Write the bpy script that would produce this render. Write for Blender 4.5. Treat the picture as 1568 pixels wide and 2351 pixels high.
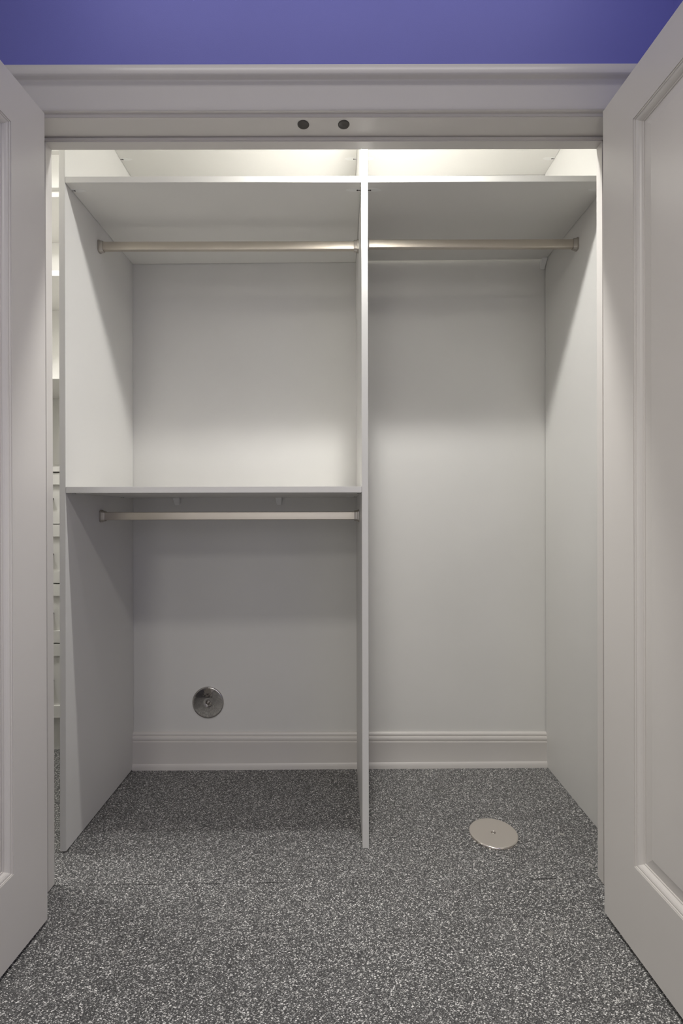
import bpy, bmesh, math, random
from mathutils import Vector, Matrix
random.seed(4)
R = math.radians
sc = bpy.context.scene
for o in list(bpy.data.objects): bpy.data.objects.remove(o)
COL = sc.collection

# ------------------------------------------------------------------ camera
CZ = 1.03                      # eye height
F = 1140.0                     # focal length in pixels of the 1568x2351 frame
cam_d = bpy.data.cameras.new('camera'); cam = bpy.data.objects.new('camera', cam_d); COL.objects.link(cam)
cam_d.sensor_fit = 'VERTICAL'; cam_d.sensor_height = 36; cam_d.sensor_width = 24
cam_d.lens = F / 2351 * 36
cam_d.shift_x = 6 / 2351; cam_d.shift_y = 2.5 / 2351
cam_d.clip_start = 0.02
cam.location = (0, 0, CZ)
cam.rotation_euler = (Matrix.Rotation(R(90), 3, 'X') @ Matrix.Rotation(R(-0.11), 3, 'Z')).to_euler()
sc.camera = cam

# ------------------------------------------------------------------ view, world, lights
sc.view_settings.view_transform = 'Standard'; sc.view_settings.look = 'None'
sc.view_settings.gamma = 1; sc.view_settings.use_curve_mapping = False
sc.view_settings.exposure = 0.32
w = bpy.data.worlds.new('world'); sc.world = w; w.use_nodes = True
w.node_tree.nodes['Background'].inputs[0].default_value = (0.9, 0.92, 1, 1)
w.node_tree.nodes['Background'].inputs[1].default_value = 0.05

def lamp(name, kind, loc, power, col=(1, 0.97, 0.92), size=0.3, rot=(0, 0, 0), size_y=None, spread=None):
    d = bpy.data.lights.new(name, kind); o = bpy.data.objects.new(name, d); COL.objects.link(o)
    o.location = loc; o.rotation_euler = rot; d.energy = power; d.color = col
    if kind == 'AREA':
        d.size = size
        if size_y: d.shape = 'RECTANGLE'; d.size_y = size_y
        else: d.shape = 'DISK'
        if spread: d.spread = spread
    else: d.shadow_soft_size = size
    return o
P_CLOSET, P_ROOM = 6.0, 7.5
lamp('closet_light', 'AREA', (0.078, 1.418, 2.165), P_CLOSET, (1, 0.985, 0.95), 0.020)
lamp('closet_light_spill', 'POINT', (0.085, 1.412, 2.167), 7.5, (1, 0.99, 0.965), 0.012)
lamp('room_light_near', 'AREA', (-0.02, 0.08, 2.56), P_ROOM, (1, 0.955, 0.90), 0.20, spread=R(125))
lamp('room_light_by_wall', 'AREA', (0.0, 1.02, 2.58), 1.7, (1, 0.97, 0.94), 1.45, size_y=0.08)
lamp('room_fill_far', 'AREA', (-0.7, -1.6, 2.56), 12.0, (1, 0.965, 0.91), 0.5)  # added soft source out of view, ambient fill for the room
lamp('rear_fill', 'AREA', (-0.3, -2.3, 1.05), 8.5, (1.0, 0.985, 0.96), 2.2, (R(90), 0, 0), 1.9)  # added frontal fill from behind the camera; no window stands there
lamp('alcove_fill', 'AREA', (-1.45, 1.56, 2.50), 11.0, (1, 0.98, 0.94), 0.3)  # added overhead fill to brighten the drawer cabinet, no known fixture

# ------------------------------------------------------------------ materials
def nmat(name):
    m = bpy.data.materials.new(name); m.use_nodes = True
    nt = m.node_tree; return m, nt, nt.nodes['Principled BSDF']
def paint(name, col, rough=0.4, spec=0.5, bump=0.0, bscale=400, var=0.02):
    m, nt, b = nmat(name)
    tc = nt.nodes.new('ShaderNodeTexCoord'); n = nt.nodes.new('ShaderNodeTexNoise')
    n.inputs['Scale'].default_value = 3.0; n.inputs['Detail'].default_value = 4
    nt.links.new(tc.outputs['Object'], n.inputs['Vector'])
    r = nt.nodes.new('ShaderNodeValToRGB')
    r.color_ramp.elements[0].position = .3; r.color_ramp.elements[1].position = .7
    r.color_ramp.elements[0].color = tuple(c * (1 - var) for c in col) + (1,)
    r.color_ramp.elements[1].color = tuple(min(1, c * (1 + var)) for c in col) + (1,)
    nt.links.new(n.outputs['Fac'], r.inputs['Fac']); nt.links.new(r.outputs['Color'], b.inputs['Base Color'])
    b.inputs['Roughness'].default_value = rough; b.inputs['Specular IOR Level'].default_value = spec
    if bump:
        n2 = nt.nodes.new('ShaderNodeTexNoise'); n2.inputs['Scale'].default_value = bscale; n2.inputs['Detail'].default_value = 3
        nt.links.new(tc.outputs['Object'], n2.inputs['Vector'])
        bp = nt.nodes.new('ShaderNodeBump'); bp.inputs['Strength'].default_value = bump; bp.inputs['Distance'].default_value = 0.001
        nt.links.new(n2.outputs['Fac'], bp.inputs['Height']); nt.links.new(bp.outputs['Normal'], b.inputs['Normal'])
    return m
M_TRIM = paint('white_semi_gloss_trim_paint', (0.72, 0.69, 0.655), 0.32, 0.5, 0.05, 300)
M_WALLW = paint('white_wall_paint', (0.74, 0.73, 0.70), 0.55, 0.4, 0.12, 350)
M_MEL = paint('white_melamine_board', (0.76, 0.75, 0.72), 0.42, 0.45, 0.03, 900, 0.01)
M_CAB = paint('white_lacquer', (0.80, 0.79, 0.76), 0.35)
M_CEIL = paint('white_ceiling_paint', (0.80, 0.80, 0.78), 0.8)
M_BLUE = paint('blue_wall_paint', (0.195, 0.20, 0.58), 0.6, 0.35, 0.2, 350, 0.03)
M_PLASTIC = paint('white_plastic', (0.82, 0.82, 0.80), 0.35)
M_DARK = paint('dark_fitting_metal', (0.03, 0.028, 0.025), 0.5)
M_BRONZE = paint('dark_bronze', (0.055, 0.048, 0.042), 0.45)

def metal(name, col, rough, brush=None, aniso=0.0):
    m, nt, b = nmat(name)
    b.inputs['Metallic'].default_value = 1; b.inputs['Base Color'].default_value = col + (1,)
    b.inputs['Roughness'].default_value = rough; b.inputs['Anisotropic'].default_value = aniso
    if brush:
        tc = nt.nodes.new('ShaderNodeTexCoord'); mp = nt.nodes.new('ShaderNodeMapping')
        mp.inputs['Scale'].default_value = brush
        n = nt.nodes.new('ShaderNodeTexNoise'); n.inputs['Scale'].default_value = 40; n.inputs['Detail'].default_value = 4
        nt.links.new(tc.outputs['Object'], mp.inputs['Vector']); nt.links.new(mp.outputs['Vector'], n.inputs['Vector'])
        mr = nt.nodes.new('ShaderNodeMapRange'); mr.inputs['To Min'].default_value = rough * .8; mr.inputs['To Max'].default_value = rough * 1.25
        nt.links.new(n.outputs['Fac'], mr.inputs['Value']); nt.links.new(mr.outputs['Result'], b.inputs['Roughness'])
    return m
M_NICKEL = metal('brushed_nickel', (0.62, 0.57, 0.50), 0.33, (1, 60, 60), 0.3)
M_SOCKET = metal('cast_nickel', (0.50, 0.47, 0.43), 0.36)
M_PLATE = metal('satin_steel_plate', (0.93, 0.87, 0.81), 0.13)
M_CHROME = metal('polished_steel_plate', (0.55, 0.53, 0.51), 0.045)
# the wall plate is slightly wavy, like thin pressed steel
nt = M_CHROME.node_tree; b = nt.nodes['Principled BSDF']
tc = nt.nodes.new('ShaderNodeTexCoord'); n = nt.nodes.new('ShaderNodeTexNoise'); n.inputs['Scale'].default_value = 45
bp = nt.nodes.new('ShaderNodeBump'); bp.inputs['Strength'].default_value = .10; bp.inputs['Distance'].default_value = .002
nt.links.new(tc.outputs['Object'], n.inputs['Vector']); nt.links.new(n.outputs['Fac'], bp.inputs['Height']); nt.links.new(bp.outputs['Normal'], b.inputs['Normal'])

def floor_material():
    m, nt, b = nmat('speckled_rubber_floor')
    N = nt.nodes.new; L = nt.links.new
    tc = N('ShaderNodeTexCoord')
    def math_(op, a, b_=None, c=None):
        n = N('ShaderNodeMath'); n.operation = op
        for i, v in enumerate((a, b_, c)):
            if v is None: continue
            if isinstance(v, (int, float)): n.inputs[i].default_value = v
            else: L(v, n.inputs[i])
        return n.outputs[0]
    # warp so the chips are irregular
    wn = N('ShaderNodeTexNoise'); wn.inputs['Scale'].default_value = 300; wn.inputs['Detail'].default_value = 2
    L(tc.outputs['Object'], wn.inputs['Vector'])
    vm = N('ShaderNodeVectorMath'); vm.operation = 'MULTIPLY_ADD'
    L(wn.outputs['Color'], vm.inputs[0]); vm.inputs[1].default_value = (.0035, .0035, 0); L(tc.outputs['Object'], vm.inputs[2])
    def chips(scale, rot, sx, thr, keep):
        mp = N('ShaderNodeMapping'); mp.inputs['Rotation'].default_value = (0, 0, rot); mp.inputs['Scale'].default_value = (sx, 1, 0)
        L(vm.outputs[0], mp.inputs['Vector'])
        v = N('ShaderNodeTexVoronoi'); v.voronoi_dimensions = '2D'; v.inputs['Scale'].default_value = scale
        L(mp.outputs['Vector'], v.inputs['Vector'])
        sep = N('ShaderNodeSeparateColor'); L(v.outputs['Color'], sep.inputs[0])
        rad = math_('MULTIPLY_ADD', sep.outputs[0], thr * .9, thr * .45)
        inside = math_('LESS_THAN', v.outputs['Distance'], rad)
        k = math_('LESS_THAN', sep.outputs[1], keep)
        return math_('MULTIPLY', inside, k), sep.outputs[2]
    m1, c1 = chips(255, .5, .66, .31, .35)
    m2, c2 = chips(335, 2.1, .66, .31, .34)
    m3, c3 = chips(470, 1.2, .75, .42, .55)
    fine = N('ShaderNodeTexNoise'); fine.inputs['Scale'].default_value = 420; fine.inputs['Detail'].default_value = 3
    L(tc.outputs['Object'], fine.inputs['Vector'])
    big = N('ShaderNodeTexNoise'); big.inputs['Scale'].default_value = 9; big.inputs['Detail'].default_value = 3
    L(tc.outputs['Object'], big.inputs['Vector'])
    base = N('ShaderNodeValToRGB'); e = base.color_ramp.elements
    e[0].position = .35; e[0].color = (.034, .034, .035, 1); e[1].position = .68; e[1].color = (.15, .149, .147, 1)
    L(fine.outputs['Fac'], base.inputs['Fac'])
    bm_ = N('ShaderNodeMix'); bm_.data_type = 'RGBA'; bm_.blend_type = 'MULTIPLY'; bm_.inputs[0].default_value = 1
    br = N('ShaderNodeMapRange'); br.inputs['From Min'].default_value = .3; br.inputs['From Max'].default_value = .7
    br.inputs['To Min'].default_value = .85; br.inputs['To Max'].default_value = 1.15
    L(big.outputs['Fac'], br.inputs['Value']); cc = N('ShaderNodeCombineColor')
    for i in range(3): L(br.outputs[0], cc.inputs[i])
    L(base.outputs['Color'], bm_.inputs['A']); L(cc.outputs[0], bm_.inputs['B'])
    prev = bm_.outputs['Result']
    for mask, c, lo, hi in ((m3, c3, .12, .45), (m2, c2, .32, .85), (m1, c1, .40, .90)):
        val = math_('MULTIPLY_ADD', c, hi - lo, lo); col = N('ShaderNodeCombineColor')
        for i, t in enumerate((1, .99, .96)): L(math_('MULTIPLY', val, t), col.inputs[i])
        mx = N('ShaderNodeMix'); mx.data_type = 'RGBA'
        L(mask, mx.inputs[0]); L(prev, mx.inputs['A']); L(col.outputs[0], mx.inputs['B']); prev = mx.outputs['Result']
    # sheet seam, open only in places, and a pale smear of dried adhesive
    sp = N('ShaderNodeSeparateXYZ'); L(tc.outputs['Object'], sp.inputs[0]); X, Y = sp.outputs[0], sp.outputs[1]
    d = math_('ABSOLUTE', math_('SUBTRACT', Y, SEAM_Y))
    sn = N('ShaderNodeTexNoise'); sn.noise_dimensions = '1D'; sn.inputs['Scale'].default_value = 9; L(X, sn.inputs['W'])
    gap = math_('MULTIPLY', math_('SUBTRACT', sn.outputs['Fac'], .42), .011)
    a1 = math_('MULTIPLY', math_('GREATER_THAN', X, -.80), math_('LESS_THAN', X, -.13))
    a2 = math_('MULTIPLY', math_('GREATER_THAN', X, .53), math_('LESS_THAN', X, .60))
    seam1 = math_('MULTIPLY', math_('LESS_THAN', d, gap), a1)
    seam1 = math_('MULTIPLY', math_('LESS_THAN', d, .0009), seam1)
    seam2 = math_('MULTIPLY', math_('LESS_THAN', d, .0013), a2)
    seam = math_('MAXIMUM', seam1, seam2)
    mx = N('ShaderNodeMix'); mx.data_type = 'RGBA'; L(seam, mx.inputs[0]); L(prev, mx.inputs['A']); mx.inputs['B'].default_value = (.004, .004, .004, 1); prev = mx.outputs['Result']
    def smear(x, y, ang, a, b_, amt, prev):
        dx = math_('SUBTRACT', X, x); dy = math_('SUBTRACT', Y, y); c, s = math.cos(ang), math.sin(ang)
        u = math_('DIVIDE', math_('ADD', math_('MULTIPLY', dx, c), math_('MULTIPLY', dy, s)), a)
        v = math_('DIVIDE', math_('SUBTRACT', math_('MULTIPLY', dy, c), math_('MULTIPLY', dx, s)), b_)
        r = math_('ADD', math_('MULTIPLY', u, u), math_('MULTIPLY', v, v))
        k = N('ShaderNodeMapRange'); k.inputs['From Min'].default_value = 1.0; k.inputs['From Max'].default_value = .3
        k.inputs['To Min'].default_value = 0; k.inputs['To Max'].default_value = amt; L(r, k.inputs['Value'])
        mx = N('ShaderNodeMix'); mx.data_type = 'RGBA'; L(k.outputs[0], mx.inputs[0]); L(prev, mx.inputs['A']); mx.inputs['B'].default_value = (.42, .41, .38, 1)
        return mx.outputs['Result']
    prev = smear(.700, 1.562, -.75, .013, .0052, .95, prev)
    prev = smear(.578, 1.343, .6, .008, .008, .45, prev)
    prev = smear(.507, 1.197, .3, .012, .009, .35, prev)
    prev = smear(-.505, 1.160, 1.2, .010, .008, .35, prev)
    prev = smear(.72, 1.42, 1.0, .012, .008, .35, prev)
    L(prev, b.inputs['Base Color']); b.inputs['Roughness'].default_value = .62; b.inputs['Specular IOR Level'].default_value = .4
    bp = N('ShaderNodeBump'); bp.inputs['Strength'].default_value = .25; bp.inputs['Distance'].default_value = .0006
    L(fine.outputs['Fac'], bp.inputs['Height']); L(bp.outputs['Normal'], b.inputs['Normal'])
    return m
SEAM_Y = 1.374
M_FLOOR = floor_material()

# ------------------------------------------------------------------ helpers
def box(bm, x0, x1, y0, y1, z0, z1, bev=0.0, mi=0):
    vs = [bm.verts.new((x, y, z)) for z in (z0, z1) for y in (y0, y1) for x in (x0, x1)]
    fs = [(0, 2, 3, 1), (4, 5, 7, 6), (0, 1, 5, 4), (2, 6, 7, 3), (0, 4, 6, 2), (1, 3, 7, 5)]
    faces = [bm.faces.new([vs[i] for i in f]) for f in fs]
    for f in faces: f.material_index = mi
    if bev:
        es = list({e for f in faces for e in f.edges})
        bmesh.ops.bevel(bm, geom=es, offset=bev, segments=2, affect='EDGES', clamp_overlap=True)
    return faces
def prism(bm, prof, p0, p1, u, v, smooth=False):
    """sweep a closed profile [(a,b)] (a along u, b along v) from p0 to p1"""
    p0, p1, u, v = map(Vector, (p0, p1, u, v))
    A = [bm.verts.new(p0 + u * a + v * b) for a, b in prof]
    B = [bm.verts.new(p1 + u * a + v * b) for a, b in prof]
    n = len(prof)
    for i in range(n):
        f = bm.faces.new((A[i], A[(i + 1) % n], B[(i + 1) % n], B[i])); f.smooth = smooth
    bm.faces.new(A[::-1]); bm.faces.new(B)
def lathe(bm, prof, seg=48, M=None, smooth=True):
    """prof [(r,h)], r may be 0 at the ends; axis local z"""
    M = M or Matrix(); rings = []
    for r, h in prof:
        if r < 1e-6: rings.append([bm.verts.new(M @ Vector((0, 0, h)))])
        else: rings.append([bm.verts.new(M @ Vector((r * math.cos(2 * math.pi * k / seg), r * math.sin(2 * math.pi * k / seg), h))) for k in range(seg)])
    for a, b in zip(rings, rings[1:]):
        for k in range(seg):
            k2 = (k + 1) % seg
            if len(a) == 1 and len(b) == 1: continue
            if len(a) == 1: vs = (a[0], b[k], b[k2])
            elif len(b) == 1: vs = (a[k], b[0], a[k2])
            else: vs = (a[k], b[k], b[k2], a[k2])
            f = bm.faces.new(vs); f.smooth = smooth
def obj(name, bm, mats, parent=None, recalc=True, loc=None):
    if recalc: bmesh.ops.recalc_face_normals(bm, faces=bm.faces)
    me = bpy.data.meshes.new(name); bm.to_mesh(me); bm.free()
    for m in (mats if isinstance(mats, (list, tuple)) else [mats]): me.materials.append(m)
    o = bpy.data.objects.new(name, me); COL.objects.link(o)
    if parent: o.parent = parent
    return o
def B(name, dims, mat, parent=None, bev=0.0, label=None):
    bm = bmesh.new(); box(bm, *dims, bev=bev); o = obj(name, bm, mat, parent)
    if label: o['label'] = label
    return o
def empty(name, loc, label=None, cat=None, kind=None, group=None):
    o = bpy.data.objects.new(name, None); COL.objects.link(o); o.location = loc; o.empty_display_size = .05
    tag(o, label, cat, kind, group); return o
def tag(o, label=None, cat=None, kind=None, group=None):
    for k, v in (('label', label), ('category', cat), ('kind', kind), ('group', group)):
        if v: o[k] = v
    return o
def shade(o, ang=35):
    for p in o.data.polygons: p.use_smooth = True
    o.data.set_sharp_from_angle(angle=R(ang)); return o
def rel(o, root):
    """mesh made in world coordinates, parented to an Empty that is not at the origin"""
    o.data.transform(Matrix.Translation(-Vector(root.location))); return o

FS = 0.012
def fz(x): return FS * (x + 0.83)          # the floor rises a little towards the right

# ------------------------------------------------------------------ key positions
XL, XR = -0.830, 0.824         # inner faces of the organiser's side panels
PF = 1.508                     # front plane of the panels and shelves
XP0, XP1 = 0.0700, 0.0892      # divider
WF, WB = 1.280, 1.380          # room face and closet face of the closet's front wall
def yb(x): return 2.004 + (1.982 - 2.004) * (x + .83) / 1.654     # back wall
ZJ, ZS = 2.0505, 2.0385        # head jamb underside, head stop underside
JL, JR = -0.806, 0.728         # jamb faces
X0, X1R, Y0, ZC = -2.3, 0.865, -2.4, 2.60

# ------------------------------------------------------------------ floor, walls, ceiling
bm = bmesh.new(); box(bm, X0 - .2, 1.25, Y0 - .1, 2.75, -.05, 0)
for v in bm.verts:
    v.co.z += fz(v.co.x)
o = tag(obj('floor', bm, M_FLOOR), 'dark grey rubber floor speckled with pale chips', 'floor', 'structure')

# front wall of the closet with the doorway: blue on the room side, white inside
bm = bmesh.new()
OL, OR_, OT = JL - .02, JR + .02, ZJ + .02
box(bm, X0, OL, WF, WB, -.02, ZC); box(bm, OR_, 1.10, WF, WB, .0, ZC); box(bm, OL, OR_, WF, WB, OT, ZC)
bm.normal_update(); bmesh.ops.recalc_face_normals(bm, faces=bm.faces)
for f in bm.faces: f.material_index = 0 if f.normal.y < -.5 else 1
tag(obj('wall_front', bm, [M_BLUE, M_WALLW], recalc=False), 'blue wall above and beside the closet doorway', 'wall', 'structure')
tag(B('wall_right', (X1R, X1R + .1, Y0, WF, -.02, ZC), M_BLUE), 'blue side wall behind the right door', 'wall', 'structure')
tag(B('wall_left', (X0 - .1, X0, Y0, WF, -.1, ZC), M_WALLW), 'pale wall of the room beyond the left door', 'wall', 'structure')
tag(B('wall_rear', (X0 - .1, X1R + .1, Y0 - .1, Y0, -.1, ZC), M_WALLW), 'pale wall of the room behind the viewpoint', 'wall', 'structure')
tag(B('ceiling', (X0 - .1, 1.2, Y0 - .1, 2.75, ZC, ZC + .05), M_CEIL), 'white ceiling', 'ceiling', 'structure')
bm = bmesh.new()
a, c = -.868, 1.0
vs = [(a, yb(a)), (c, yb(c)), (c, yb(c) + .1), (a, yb(a) + .1)]
lo = [bm.verts.new((x, y, -.02)) for x, y in vs]; hi = [bm.verts.new((x, y, ZC)) for x, y in vs]
bm.faces.new(lo); bm.faces.new(hi)
for i in range(4): bm.faces.new((lo[i], lo[(i + 1) % 4], hi[(i + 1) % 4], hi[i]))
tag(obj('wall_back', bm, M_WALLW), 'off-white back wall of the closet behind the hanging rods', 'wall', 'structure')
tag(B('wall_closet_right', (1.0, 1.1, WB, 2.2, -.02, ZC), M_WALLW), 'white closet wall behind the right side panel', 'wall', 'structure')
tag(B('wall_closet_left', (X0 - .1, X0, WF, 2.7, -.1, ZC), M_WALLW), 'white wall at the left end of the closet', 'wall', 'structure')
tag(B('wall_closet_far', (X0, -.868, 2.52, 2.62, -.1, ZC), M_WALLW), 'white wall behind the built-in drawer cabinet', 'wall', 'structure')
tag(B('wall_return', (-.868, -.80, yb(-.86) + .1, 2.62, -.05, ZC), M_WALLW), 'white wall return beside the drawer cabinet', 'wall', 'structure')

# ------------------------------------------------------------------ door frame
def lean(o, x0=JL, amount=.0022):       # the left jamb leans slightly
    for v in o.data.vertices:
        v.co.x += -amount * (v.co.z - 1.0)
fr = tag(empty('trim_1', (0, WF, 0)), 'white painted frame lining the closet doorway', 'door frame', 'structure')
def jp(name, dims, bev=.0012):
    return rel(B(name, dims, M_TRIM, fr, bev), fr)
o = jp('side_jamb', (JL - .018, JL, WF, WB, fz(JL), ZJ)); lean(o)
o = jp('side_jamb', (JR, JR + .018, WF, WB, fz(JR), ZJ))
o = jp('head_jamb', (JL - .018, JR + .018, WF, WB, ZJ, ZJ + .018))
o = jp('door_stop', (JL, JL + .0135, 1.345, WB, fz(JL), ZS + .012), .003); lean(o)
o = jp('door_stop', (JR - .012, JR, 1.345, WB, fz(JR), ZS + .012), .003)
o = jp('door_stop', (JL, JR, 1.345, WB, ZS, ZJ), .003)
# sockets of the two ball catches in the head jamb
for x in (-.0915, .0149):
    M = Matrix.Translation((x, 1.304 - WF, ZJ)) @ Matrix.Rotation(math.pi, 4, 'X')
    bm = bmesh.new()
    lathe(bm, [(0.0152, -.001), (0.0152, .0008), (.0145, .0016), (.0125, .0016), (.0115, .0010), (.004, .0004), (0, .0003)], 40, M)
    o = obj('catch_socket', bm, M_BRONZE, fr); o['label'] = 'round dark bronze catch socket'
# casing: profile (distance out from the opening edge, thickness towards the room)
CP = [(0, 0), (0, .008), (.001, .0102), (.003, .0112), (.010, .0118), (.072, .0128), (.0755, .0133), (.0775, .0150), (.0800, .0205), (.0825, .0235), (.0850, .0245), (.105, .0245), (.107, .023), (.107, 0)]
RV = .009
cas = tag(empty('trim_2', (0, WF, ZJ)), 'wide white moulded casing above the closet doorway', 'door casing', 'structure')
iL, iR, iT = JL - RV, JR + RV, ZJ + RV
def casing_piece(name, pts):
    """pts(a) -> the two ends of the strip at profile offset a"""
    bm = bmesh.new(); A, B_ = [], []
    for a, t in CP:
        p, q = pts(a); A.append(bm.verts.new((p[0], WF - t, p[1]))); B_.append(bm.verts.new((q[0], WF - t, q[1])))
    n = len(CP)
    for i in range(n): bm.faces.new((A[i], A[(i + 1) % n], B_[(i + 1) % n], B_[i]))
    bm.faces.new(A); bm.faces.new(B_)
    return shade(rel(obj(name, bm, M_TRIM, cas), cas), 40)
casing_piece('head_casing', lambda a: ((iL - a, iT + a), (iR + a, iT + a)))
casing_piece('side_casing', lambda a: ((iL - a, fz(-.85)), (iL - a, iT + a)))
casing_piece('side_casing', lambda a: ((iR + a, fz(.75)), (iR + a, iT + a)))

# ------------------------------------------------------------------ doors
DW, DT = .755, .035
def make_door(name, hx, hy, z0, z1, ang, side, label):
    """door in local coordinates: x along the width from the hinge edge, y=0 the face seen, +y into its thickness"""
    root = empty(name, (hx, hy, z0)); tag(root, label, 'door', 'structure')
    H = z1 - z0; S = .117; T0, T1 = z1 - (CZ + .892) , .197
    def ring(bm, off, y, face):
        yy = y if face == 0 else DT - y
        return [bm.verts.new((x, yy, z)) for x, z in ((S + off, T1 + off), (DW - S - off, T1 + off), (DW - S - off, H - T0 - off), (S + off, H - T0 - off))]
    def strip(bm, a, b):
        for i in range(4): bm.faces.new((a[i], a[(i + 1) % 4], b[(i + 1) % 4], b[i]))
    # stiles and rails
    bm = bmesh.new(); rings = []
    for face in (0, 1):
        yy = 0 if face == 0 else DT
        e = .0015
        outer = [bm.verts.new((x, yy, z)) for x, z in ((e, e), (DW - e, e), (DW - e, H - e), (e, H - e))]
        rim = [bm.verts.new((x, yy + (e if face == 0 else -e), z)) for x, z in ((0, 0), (DW, 0), (DW, H), (0, H))]
        a = ring(bm, 0, 0, face); b_ = ring(bm, 0, .005, face)
        strip(bm, rim, outer); strip(bm, outer, a); strip(bm, a, b_); rings.append(rim)
    strip(bm, rings[0], rings[1])
    fr_ = obj('stile_and_rail_frame', bm, M_TRIM, root, recalc=False)
    bmn = bmesh.new(); bmn.from_mesh(fr_.data); bmesh.ops.recalc_face_normals(bmn, faces=bmn.faces); bmn.to_mesh(fr_.data); bmn.free()
    # sticking around the panel
    prof = [(0, .005), (0, .0022), (.0012, .0014), (.003, .0022), (.0038, .0046), (.0046, .0036), (.0065, .0036), (.0095, .0050), (.0125, .0075), (.0148, .0105), (.0158, .0128), (.0166, .0122), (.0178, .0120), (.0190, .0126), (.0195, .0150)]
    bm = bmesh.new()
    for face in (0, 1):
        rs = [ring(bm, a, d, face) for a, d in prof]
        for a, b_ in zip(rs, rs[1:]): strip(bm, a, b_)
    obj('panel_moulding', bm, M_TRIM, root)
    bm = bmesh.new(); ends = []
    for face in (0, 1):
        rs = [ring(bm, a, d, face) for a, d in ((.0195, .0150), (.0210, .0140), (.030, .0126), (.046, .0096), (.048, .0084), (.060, .0081))]
        for a, b_ in zip(rs, rs[1:]): strip(bm, a, b_)
        bm.faces.new(rs[-1]); ends.append(rs[0])
    strip(bm, ends[0], ends[1])
    obj('raised_panel', bm, M_TRIM, root)
    # local +x must point towards the camera (-Y); side -1: seen face looks to +X (left door)
    if side < 0:
        root.rotation_euler = (0, 0, R(-90 - ang))      # local y -> world ...
    else:
        root.rotation_euler = (0, 0, R(-90 + ang)); root.scale = (1, 1, 1)
    return root
# left door: the seen face (local y=0) must look to +X, thickness to -X
dl = make_door('door_1', -.734, 1.246, .0125, 2.0345, 4.0, -1, 'white panelled closet door standing open on the left')
dr = make_door('door_2', .662, 1.243, .030, 2.0345, 3.0, 1, 'white panelled closet door standing open on the right')
# left: rotate -90-ang: local x -> (-sin,-cos), local y -> (+cos..) so mirror the left door's thickness
for root, s in ((dl, -1), (dr, 1)):
    for ch in root.children:
        if s < 0:
            for v in ch.data.vertices: v.co.y = -v.co.y
            ch.data.flip_normals()
for ch in dl.children:           # follows the lean of its jamb
    for v in ch.data.vertices: v.co.y += -.002 * (v.co.z - 1)

# ------------------------------------------------------------------ baseboards
BP = [(0, 0), (.0165, 0), (.0165, .004), (.016, .012), (.0145, .019), (.0125, .023), (.0115, .024), (.0115, .108),
      (.0125, .111), (.0120, .1135), (.0092, .1145), (.0092, .1175), (.0115, .1195), (.0128, .124), (.0125, .130), (.0108, .1335), (.0080, .1345), (.0080, .137), (.0092, .139), (.0095, .142), (.0082, .146), (.005, .149), (0, .1495)]
def baseboard(name, xa, xb, label):
    bm = bmesh.new(); A, Bv = [], []
    k = .35
    for a, h in BP:
        A.append(bm.verts.new((xa, yb(xa) - a, h + fz(xa) * (1 if h < .1 else k)))); Bv.append(bm.verts.new((xb, yb(xb) - a, h + fz(xb) * (1 if h < .1 else k) )))
    n = len(BP)
    for i in range(n): bm.faces.new((A[i], A[(i + 1) % n], Bv[(i + 1) % n], Bv[i]))
    bm.faces.new(A); bm.faces.new(Bv)
    return tag(shade(obj(name, bm, M_TRIM), 30), label, 'baseboard', 'structure')
baseboard('baseboard_left', XL, XP0, 'white moulded baseboard on the back wall, left of the divider')
baseboard('baseboard_right', XP1, XR, 'white moulded baseboard on the back wall, right of the divider')

# ------------------------------------------------------------------ closet organiser
org = empty('closet_organizer', (0, 1.75, 0), 'white melamine closet organizer with shelves, divider and hanging rods in the doorway', 'closet organizer')
TH = .0187
def OB(name, dims, mat=M_MEL, parent=org, bev=.0007, label=None, yaw_back=None):
    bm = bmesh.new(); box(bm, *dims, bev=bev)
    if yaw_back is not None:
        for v in bm.verts:
            if v.co.y > 1.9: v.co.y += yb(v.co.x) - yaw_back
    return rel(tag(obj(name, bm, mat, parent), label), org)
PT = 2.56
OB('side_panel', (XL - TH, XL, PF, yb(XL) - .001, fz(XL) + .004, PT))
OB('side_panel', (XR, XR + TH, PF, yb(XR) - .0035, fz(XR) + .001, PT))
OB('divider_panel', (XP0, XP1, PF, yb(XP0) - .001, fz(XP0) + .0005, PT))
def fitting(shelf, px, y, z, s):
    """flat oval cap with a dark screw slot under a shelf, against the panel at px; s = direction into the bay"""
    bm = bmesh.new(); n = 40; cx = px + s * .020; top, bot, cen = [], [], None
    for k in range(n):
        t = 2 * math.pi * k / n
        x = cx + .026 * math.cos(t); yy = y + .0085 * math.sin(t) * (1 - .25 * math.cos(t) ** 2)
        if s * (x - px) < .0005: x = px + s * .0005
        top.append(bm.verts.new((x, yy, z))); bot.append(bm.verts.new((cx + (x - cx) * .96, y + (yy - y) * .9, z - .0007)))
    for k in range(n): bm.faces.new((top[k], top[(k + 1) % n], bot[(k + 1) % n], bot[k]))
    bm.faces.new(bot)
    rel(obj('fitting_cap', bm, M_PLASTIC, shelf), org)
    bm = bmesh.new(); x0, x1 = sorted((px + s * .001, px + s * .0105))
    box(bm, x0, x1, y - .0013, y + .0013, z - .0012, z - .0002)
    lathe(bm, [(.0026, 0), (.0026, .0012), (0, .0014)], 16, Matrix.Translation((px + s * .0105, y, z - .0002)) @ Matrix.Rotation(math.pi, 4, 'X'))
    rel(tag(obj('fitting_screw', bm, M_DARK, shelf), 'dark screw head in its slot'), org)
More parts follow.
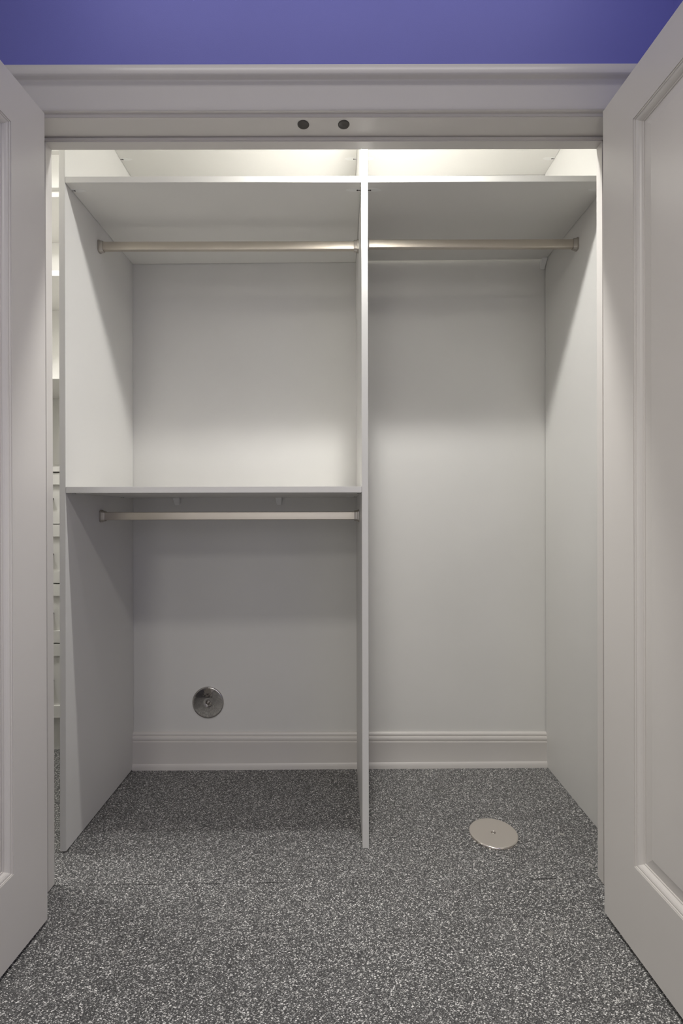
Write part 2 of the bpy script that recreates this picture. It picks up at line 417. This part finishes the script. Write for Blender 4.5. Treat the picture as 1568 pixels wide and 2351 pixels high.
def bracket(shelf, x, w, z, hgt, dep, y1=None):
    y1 = y1 or yb(x) - .0005
    bm = bmesh.new()
    prof = [(0, 0), (-dep, 0), (-dep, -.003), (-.005, -hgt), (0, -hgt)]
    A, C = [], []
    for a, h in prof:
        tz = 1 - .28 * (-h / hgt)
        A.append(bm.verts.new((x - w / 2 * tz, y1 + a, z + h))); C.append(bm.verts.new((x + w / 2 * tz, y1 + a, z + h)))
    n = len(prof)
    for i in range(n): bm.faces.new((A[i], A[(i + 1) % n], C[(i + 1) % n], C[i]))
    bm.faces.new(A); bm.faces.new(C)
    bmesh.ops.bevel(bm, geom=list(bm.edges), offset=.0015, segments=2, affect='EDGES', clamp_overlap=True)
    rel(obj('corner_bracket', bm, M_PLASTIC, shelf), org)
ZU, ZT, ZM = CZ + 1.005, CZ + 1.348, CZ + .0625
g = .0006
up_l = OB('shelf', (XL + g, XP0 - g, PF, 2.0, ZU, ZU + TH), yaw_back=2.002)
up_r = OB('shelf', (XP1 + g, XR - g, PF, 2.0, ZU, ZU + TH), yaw_back=2.012)
top_l = OB('shelf', (XL + g, XP0 - g, PF, 2.0, ZT, ZT + TH), yaw_back=2.002)
top_r = OB('shelf', (XP1 + g, XR - g, PF, 2.0, ZT, ZT + TH), yaw_back=2.002)
mid = OB('shelf', (XL + g, XP0 - g, PF, 2.0, ZM, ZM + TH), yaw_back=2.002)
for sh, z, xa, xb in ((up_l, ZU, XL, XP0), (up_r, ZU, XP1, XR), (top_l, ZT, XL, XP0), (top_r, ZT, XP1, XR), (mid, ZM, XL, XP0)):
    for y in (1.545, 1.890):
        fitting(sh, xa, y, z, 1); fitting(sh, xb, y, z, -1)
bracket(mid, -.650, .026, ZM, .029, .022); bracket(mid, -.240, .026, ZM, .029, .022)
bracket(up_r, XR - .0115, .022, ZU, .036, .030)

# rods: flattened tubes in cast end sockets
def rrect(w, h, r, n=6):
    pts = []
    for cx, cy, a0 in ((w / 2 - r, h / 2 - r, 0), (-w / 2 + r, h / 2 - r, 90), (-w / 2 + r, -h / 2 + r, 180), (w / 2 - r, -h / 2 + r, 270)):
        for k in range(n + 1):
            t = R(a0 + 90 * k / n); pts.append((cx + r * math.cos(t), cy + r * math.sin(t)))
    return pts
def rod(xa, xb, y, z):
    bm = bmesh.new(); prism(bm, rrect(.0170, .0278, .0022), (xa + .004, y, z), (xb - .004, y, z), (0, 1, 0), (0, 0, 1))
    r = rel(shade(tag(obj('hanging_rod', bm, M_NICKEL, org), 'brushed nickel hanging rod'), 12), org)
    for px, s in ((xa, 1), (xb, -1)):
        bm = bmesh.new()
        rings = []
        for d, w, h in ((.0003, .026, .043), (.0045, .026, .043), (.0052, .0235, .0395), (.0070, .0225, .0380), (.0155, .0215, .0365), (.0165, .0205, .0355), (.0165, .0182, .0292), (.0130, .0178, .0286)):
            rings.append([bm.verts.new((px + s * d, y + a, z + b_)) for a, b_ in rrect(w, h, min(w, h) * .34)])
        for a, b_ in zip(rings, rings[1:]):
            n = len(a)
            for i in range(n): bm.faces.new((a[i], a[(i + 1) % n], b_[(i + 1) % n], b_[i]))
        bm.faces.new(rings[0])
        rel(shade(obj('rod_socket', bm, M_SOCKET, r), 30), org)
rod(XL, XP0, 1.722, CZ + .925)
rod(XP1, XR, 1.712, CZ + .925)
rod(XL, XP0, 1.732, CZ - .009)

# ------------------------------------------------------------------ cover plates
wx, wz = -.528, .269
wp = empty('wall_cover_plate', (wx, yb(wx), wz), 'round polished steel cover plate low on the back wall', 'cover plate')
M = Matrix.Rotation(R(90) , 4, 'X') @ Matrix.Identity(4)
Mw = Matrix.Rotation(R(-.76), 4, 'Z') @ M
bm = bmesh.new(); lathe(bm, [(.0632, 0), (.0632, .0032), (.0625, .0046), (.0608, .0056), (.0585, .0060), (.0575, .0060), (.040, .0059), (.020, .0058), (.0100, .0057), (.0092, .0054), (.0085, .0040), (.0068, .0018), (.0063, .0005)], 72, Mw)
obj('plate_disc', bm, M_CHROME, wp)
bm = bmesh.new(); lathe(bm, [(.0064, .0002), (.0048, .0006), (.0046, .0030), (.0038, .0042), (0, .0046)], 28, Mw)
obj('screw', bm, M_SOCKET, wp)
fx, fy = .485, 1.565
fp = empty('floor_cover_plate', (fx, fy, fz(fx)), 'round brushed steel cleanout cover plate lying on the speckled floor', 'cover plate')
Mt = Matrix.Rotation(-math.atan(FS), 4, 'Y')
bm = bmesh.new(); lathe(bm, [(.0735, 0), (.0745, .0020), (.0745, .0048), (.0738, .0064), (.0722, .0074), (.0700, .0077), (.0690, .0077), (.0090, .0077), (.0080, .0076), (.0066, .0066), (.0060, .0040)], 80, Mt)
obj('plate_disc', bm, M_PLATE, fp)
bm = bmesh.new(); lathe(bm, [(.0060, .0035), (.0050, .0062), (.0042, .0068), (0, .0070)], 24, Mt)
obj('screw', bm, M_SOCKET, fp)

# ------------------------------------------------------------------ drawer cabinet glimpsed past the left side panel
CX0, CX1, CF, CBK = -1.560, -.900, 2.140, 2.515
cab = empty('drawer_cabinet', ((CX0 + CX1) / 2, CF, 0), 'white built-in drawer cabinet with open shelves, glimpsed through the gap left of the organizer', 'cabinet')
def KB(name, dims, mat=M_CAB, parent=cab, bev=.001, label=None):
    bm = bmesh.new(); box(bm, *dims, bev=bev); return rel(tag(obj(name, bm, mat, parent), label), cab)
H = lambda px: CZ + (1178 - px) * CF / F
for x in (CX0, CX1 - .019): KB('side_panel', (x, x + .019, CF + .02, CBK, .1, 2.5))
KB('back_panel', (CX0 + .019, CX1 - .019, CBK - .012, CBK, .1, 2.5))
KB('toe_kick', (CX0, CX1, CF + .040, CF + .058, fz(-1.2) - .004, H(1649)))
KB('carcass', (CX0 + .019, CX1 - .019, CF + .022, CBK - .012, H(1649), H(1083)))
KB('countertop', (CX0 - .01, CX1, CF - .005, CBK - .012, H(1082), H(1070)))
for z0, z1 in ((451, 441), (632, 620), (869, 860)):
    KB('shelf', (CX0 + .019, CX1 - .019, CF, CBK - .012, H(z0), H(z1)))
KB('cornice', (CX0, CX1, CF - .01, CF + .012, H(433), H(357)))
KB('top_panel', (CX0 + .019, CX1 - .019, CF + .014, CBK - .012, H(441), H(357)))
KB('cornice', (CX0, CX1, CF - .03, CF + .012, H(357), H(320)))
for zt, zb, kn in ((1084, 1201.5, 1144), (1203.5, 1337.5, 1272), (1340, 1475, 1408), (1477.5, 1647, 1563)):
    z1, z0 = H(zt), H(zb); rl = .052; x0, x1 = CX0 + .004, CX1 - .004
    bm = bmesh.new()
    box(bm, x0, x1, CF, CF + .020, z1 - rl, z1, .001); box(bm, x0, x1, CF, CF + .020, z0, z0 + rl, .001)
    box(bm, x0, x0 + .06, CF, CF + .020, z0 + rl, z1 - rl); box(bm, x1 - .06, x1, CF, CF + .020, z0 + rl, z1 - rl)
    box(bm, x0 + .06, x1 - .06, CF + .011, CF + .020, z0 + rl, z1 - rl)
    d = rel(obj('drawer', bm, M_CAB, cab), cab)
    bm = bmesh.new(); lathe(bm, [(.005, 0), (.005, .012), (.0115, .016), (.013, .021), (.011, .026), (0, .028)], 24,
          Matrix.Translation((-1.2395, CF + .011, H(kn))) @ Matrix.Rotation(R(90), 4, 'X'))
    rel(tag(obj('knob', bm, M_BRONZE, d), 'dark round knob'), cab)
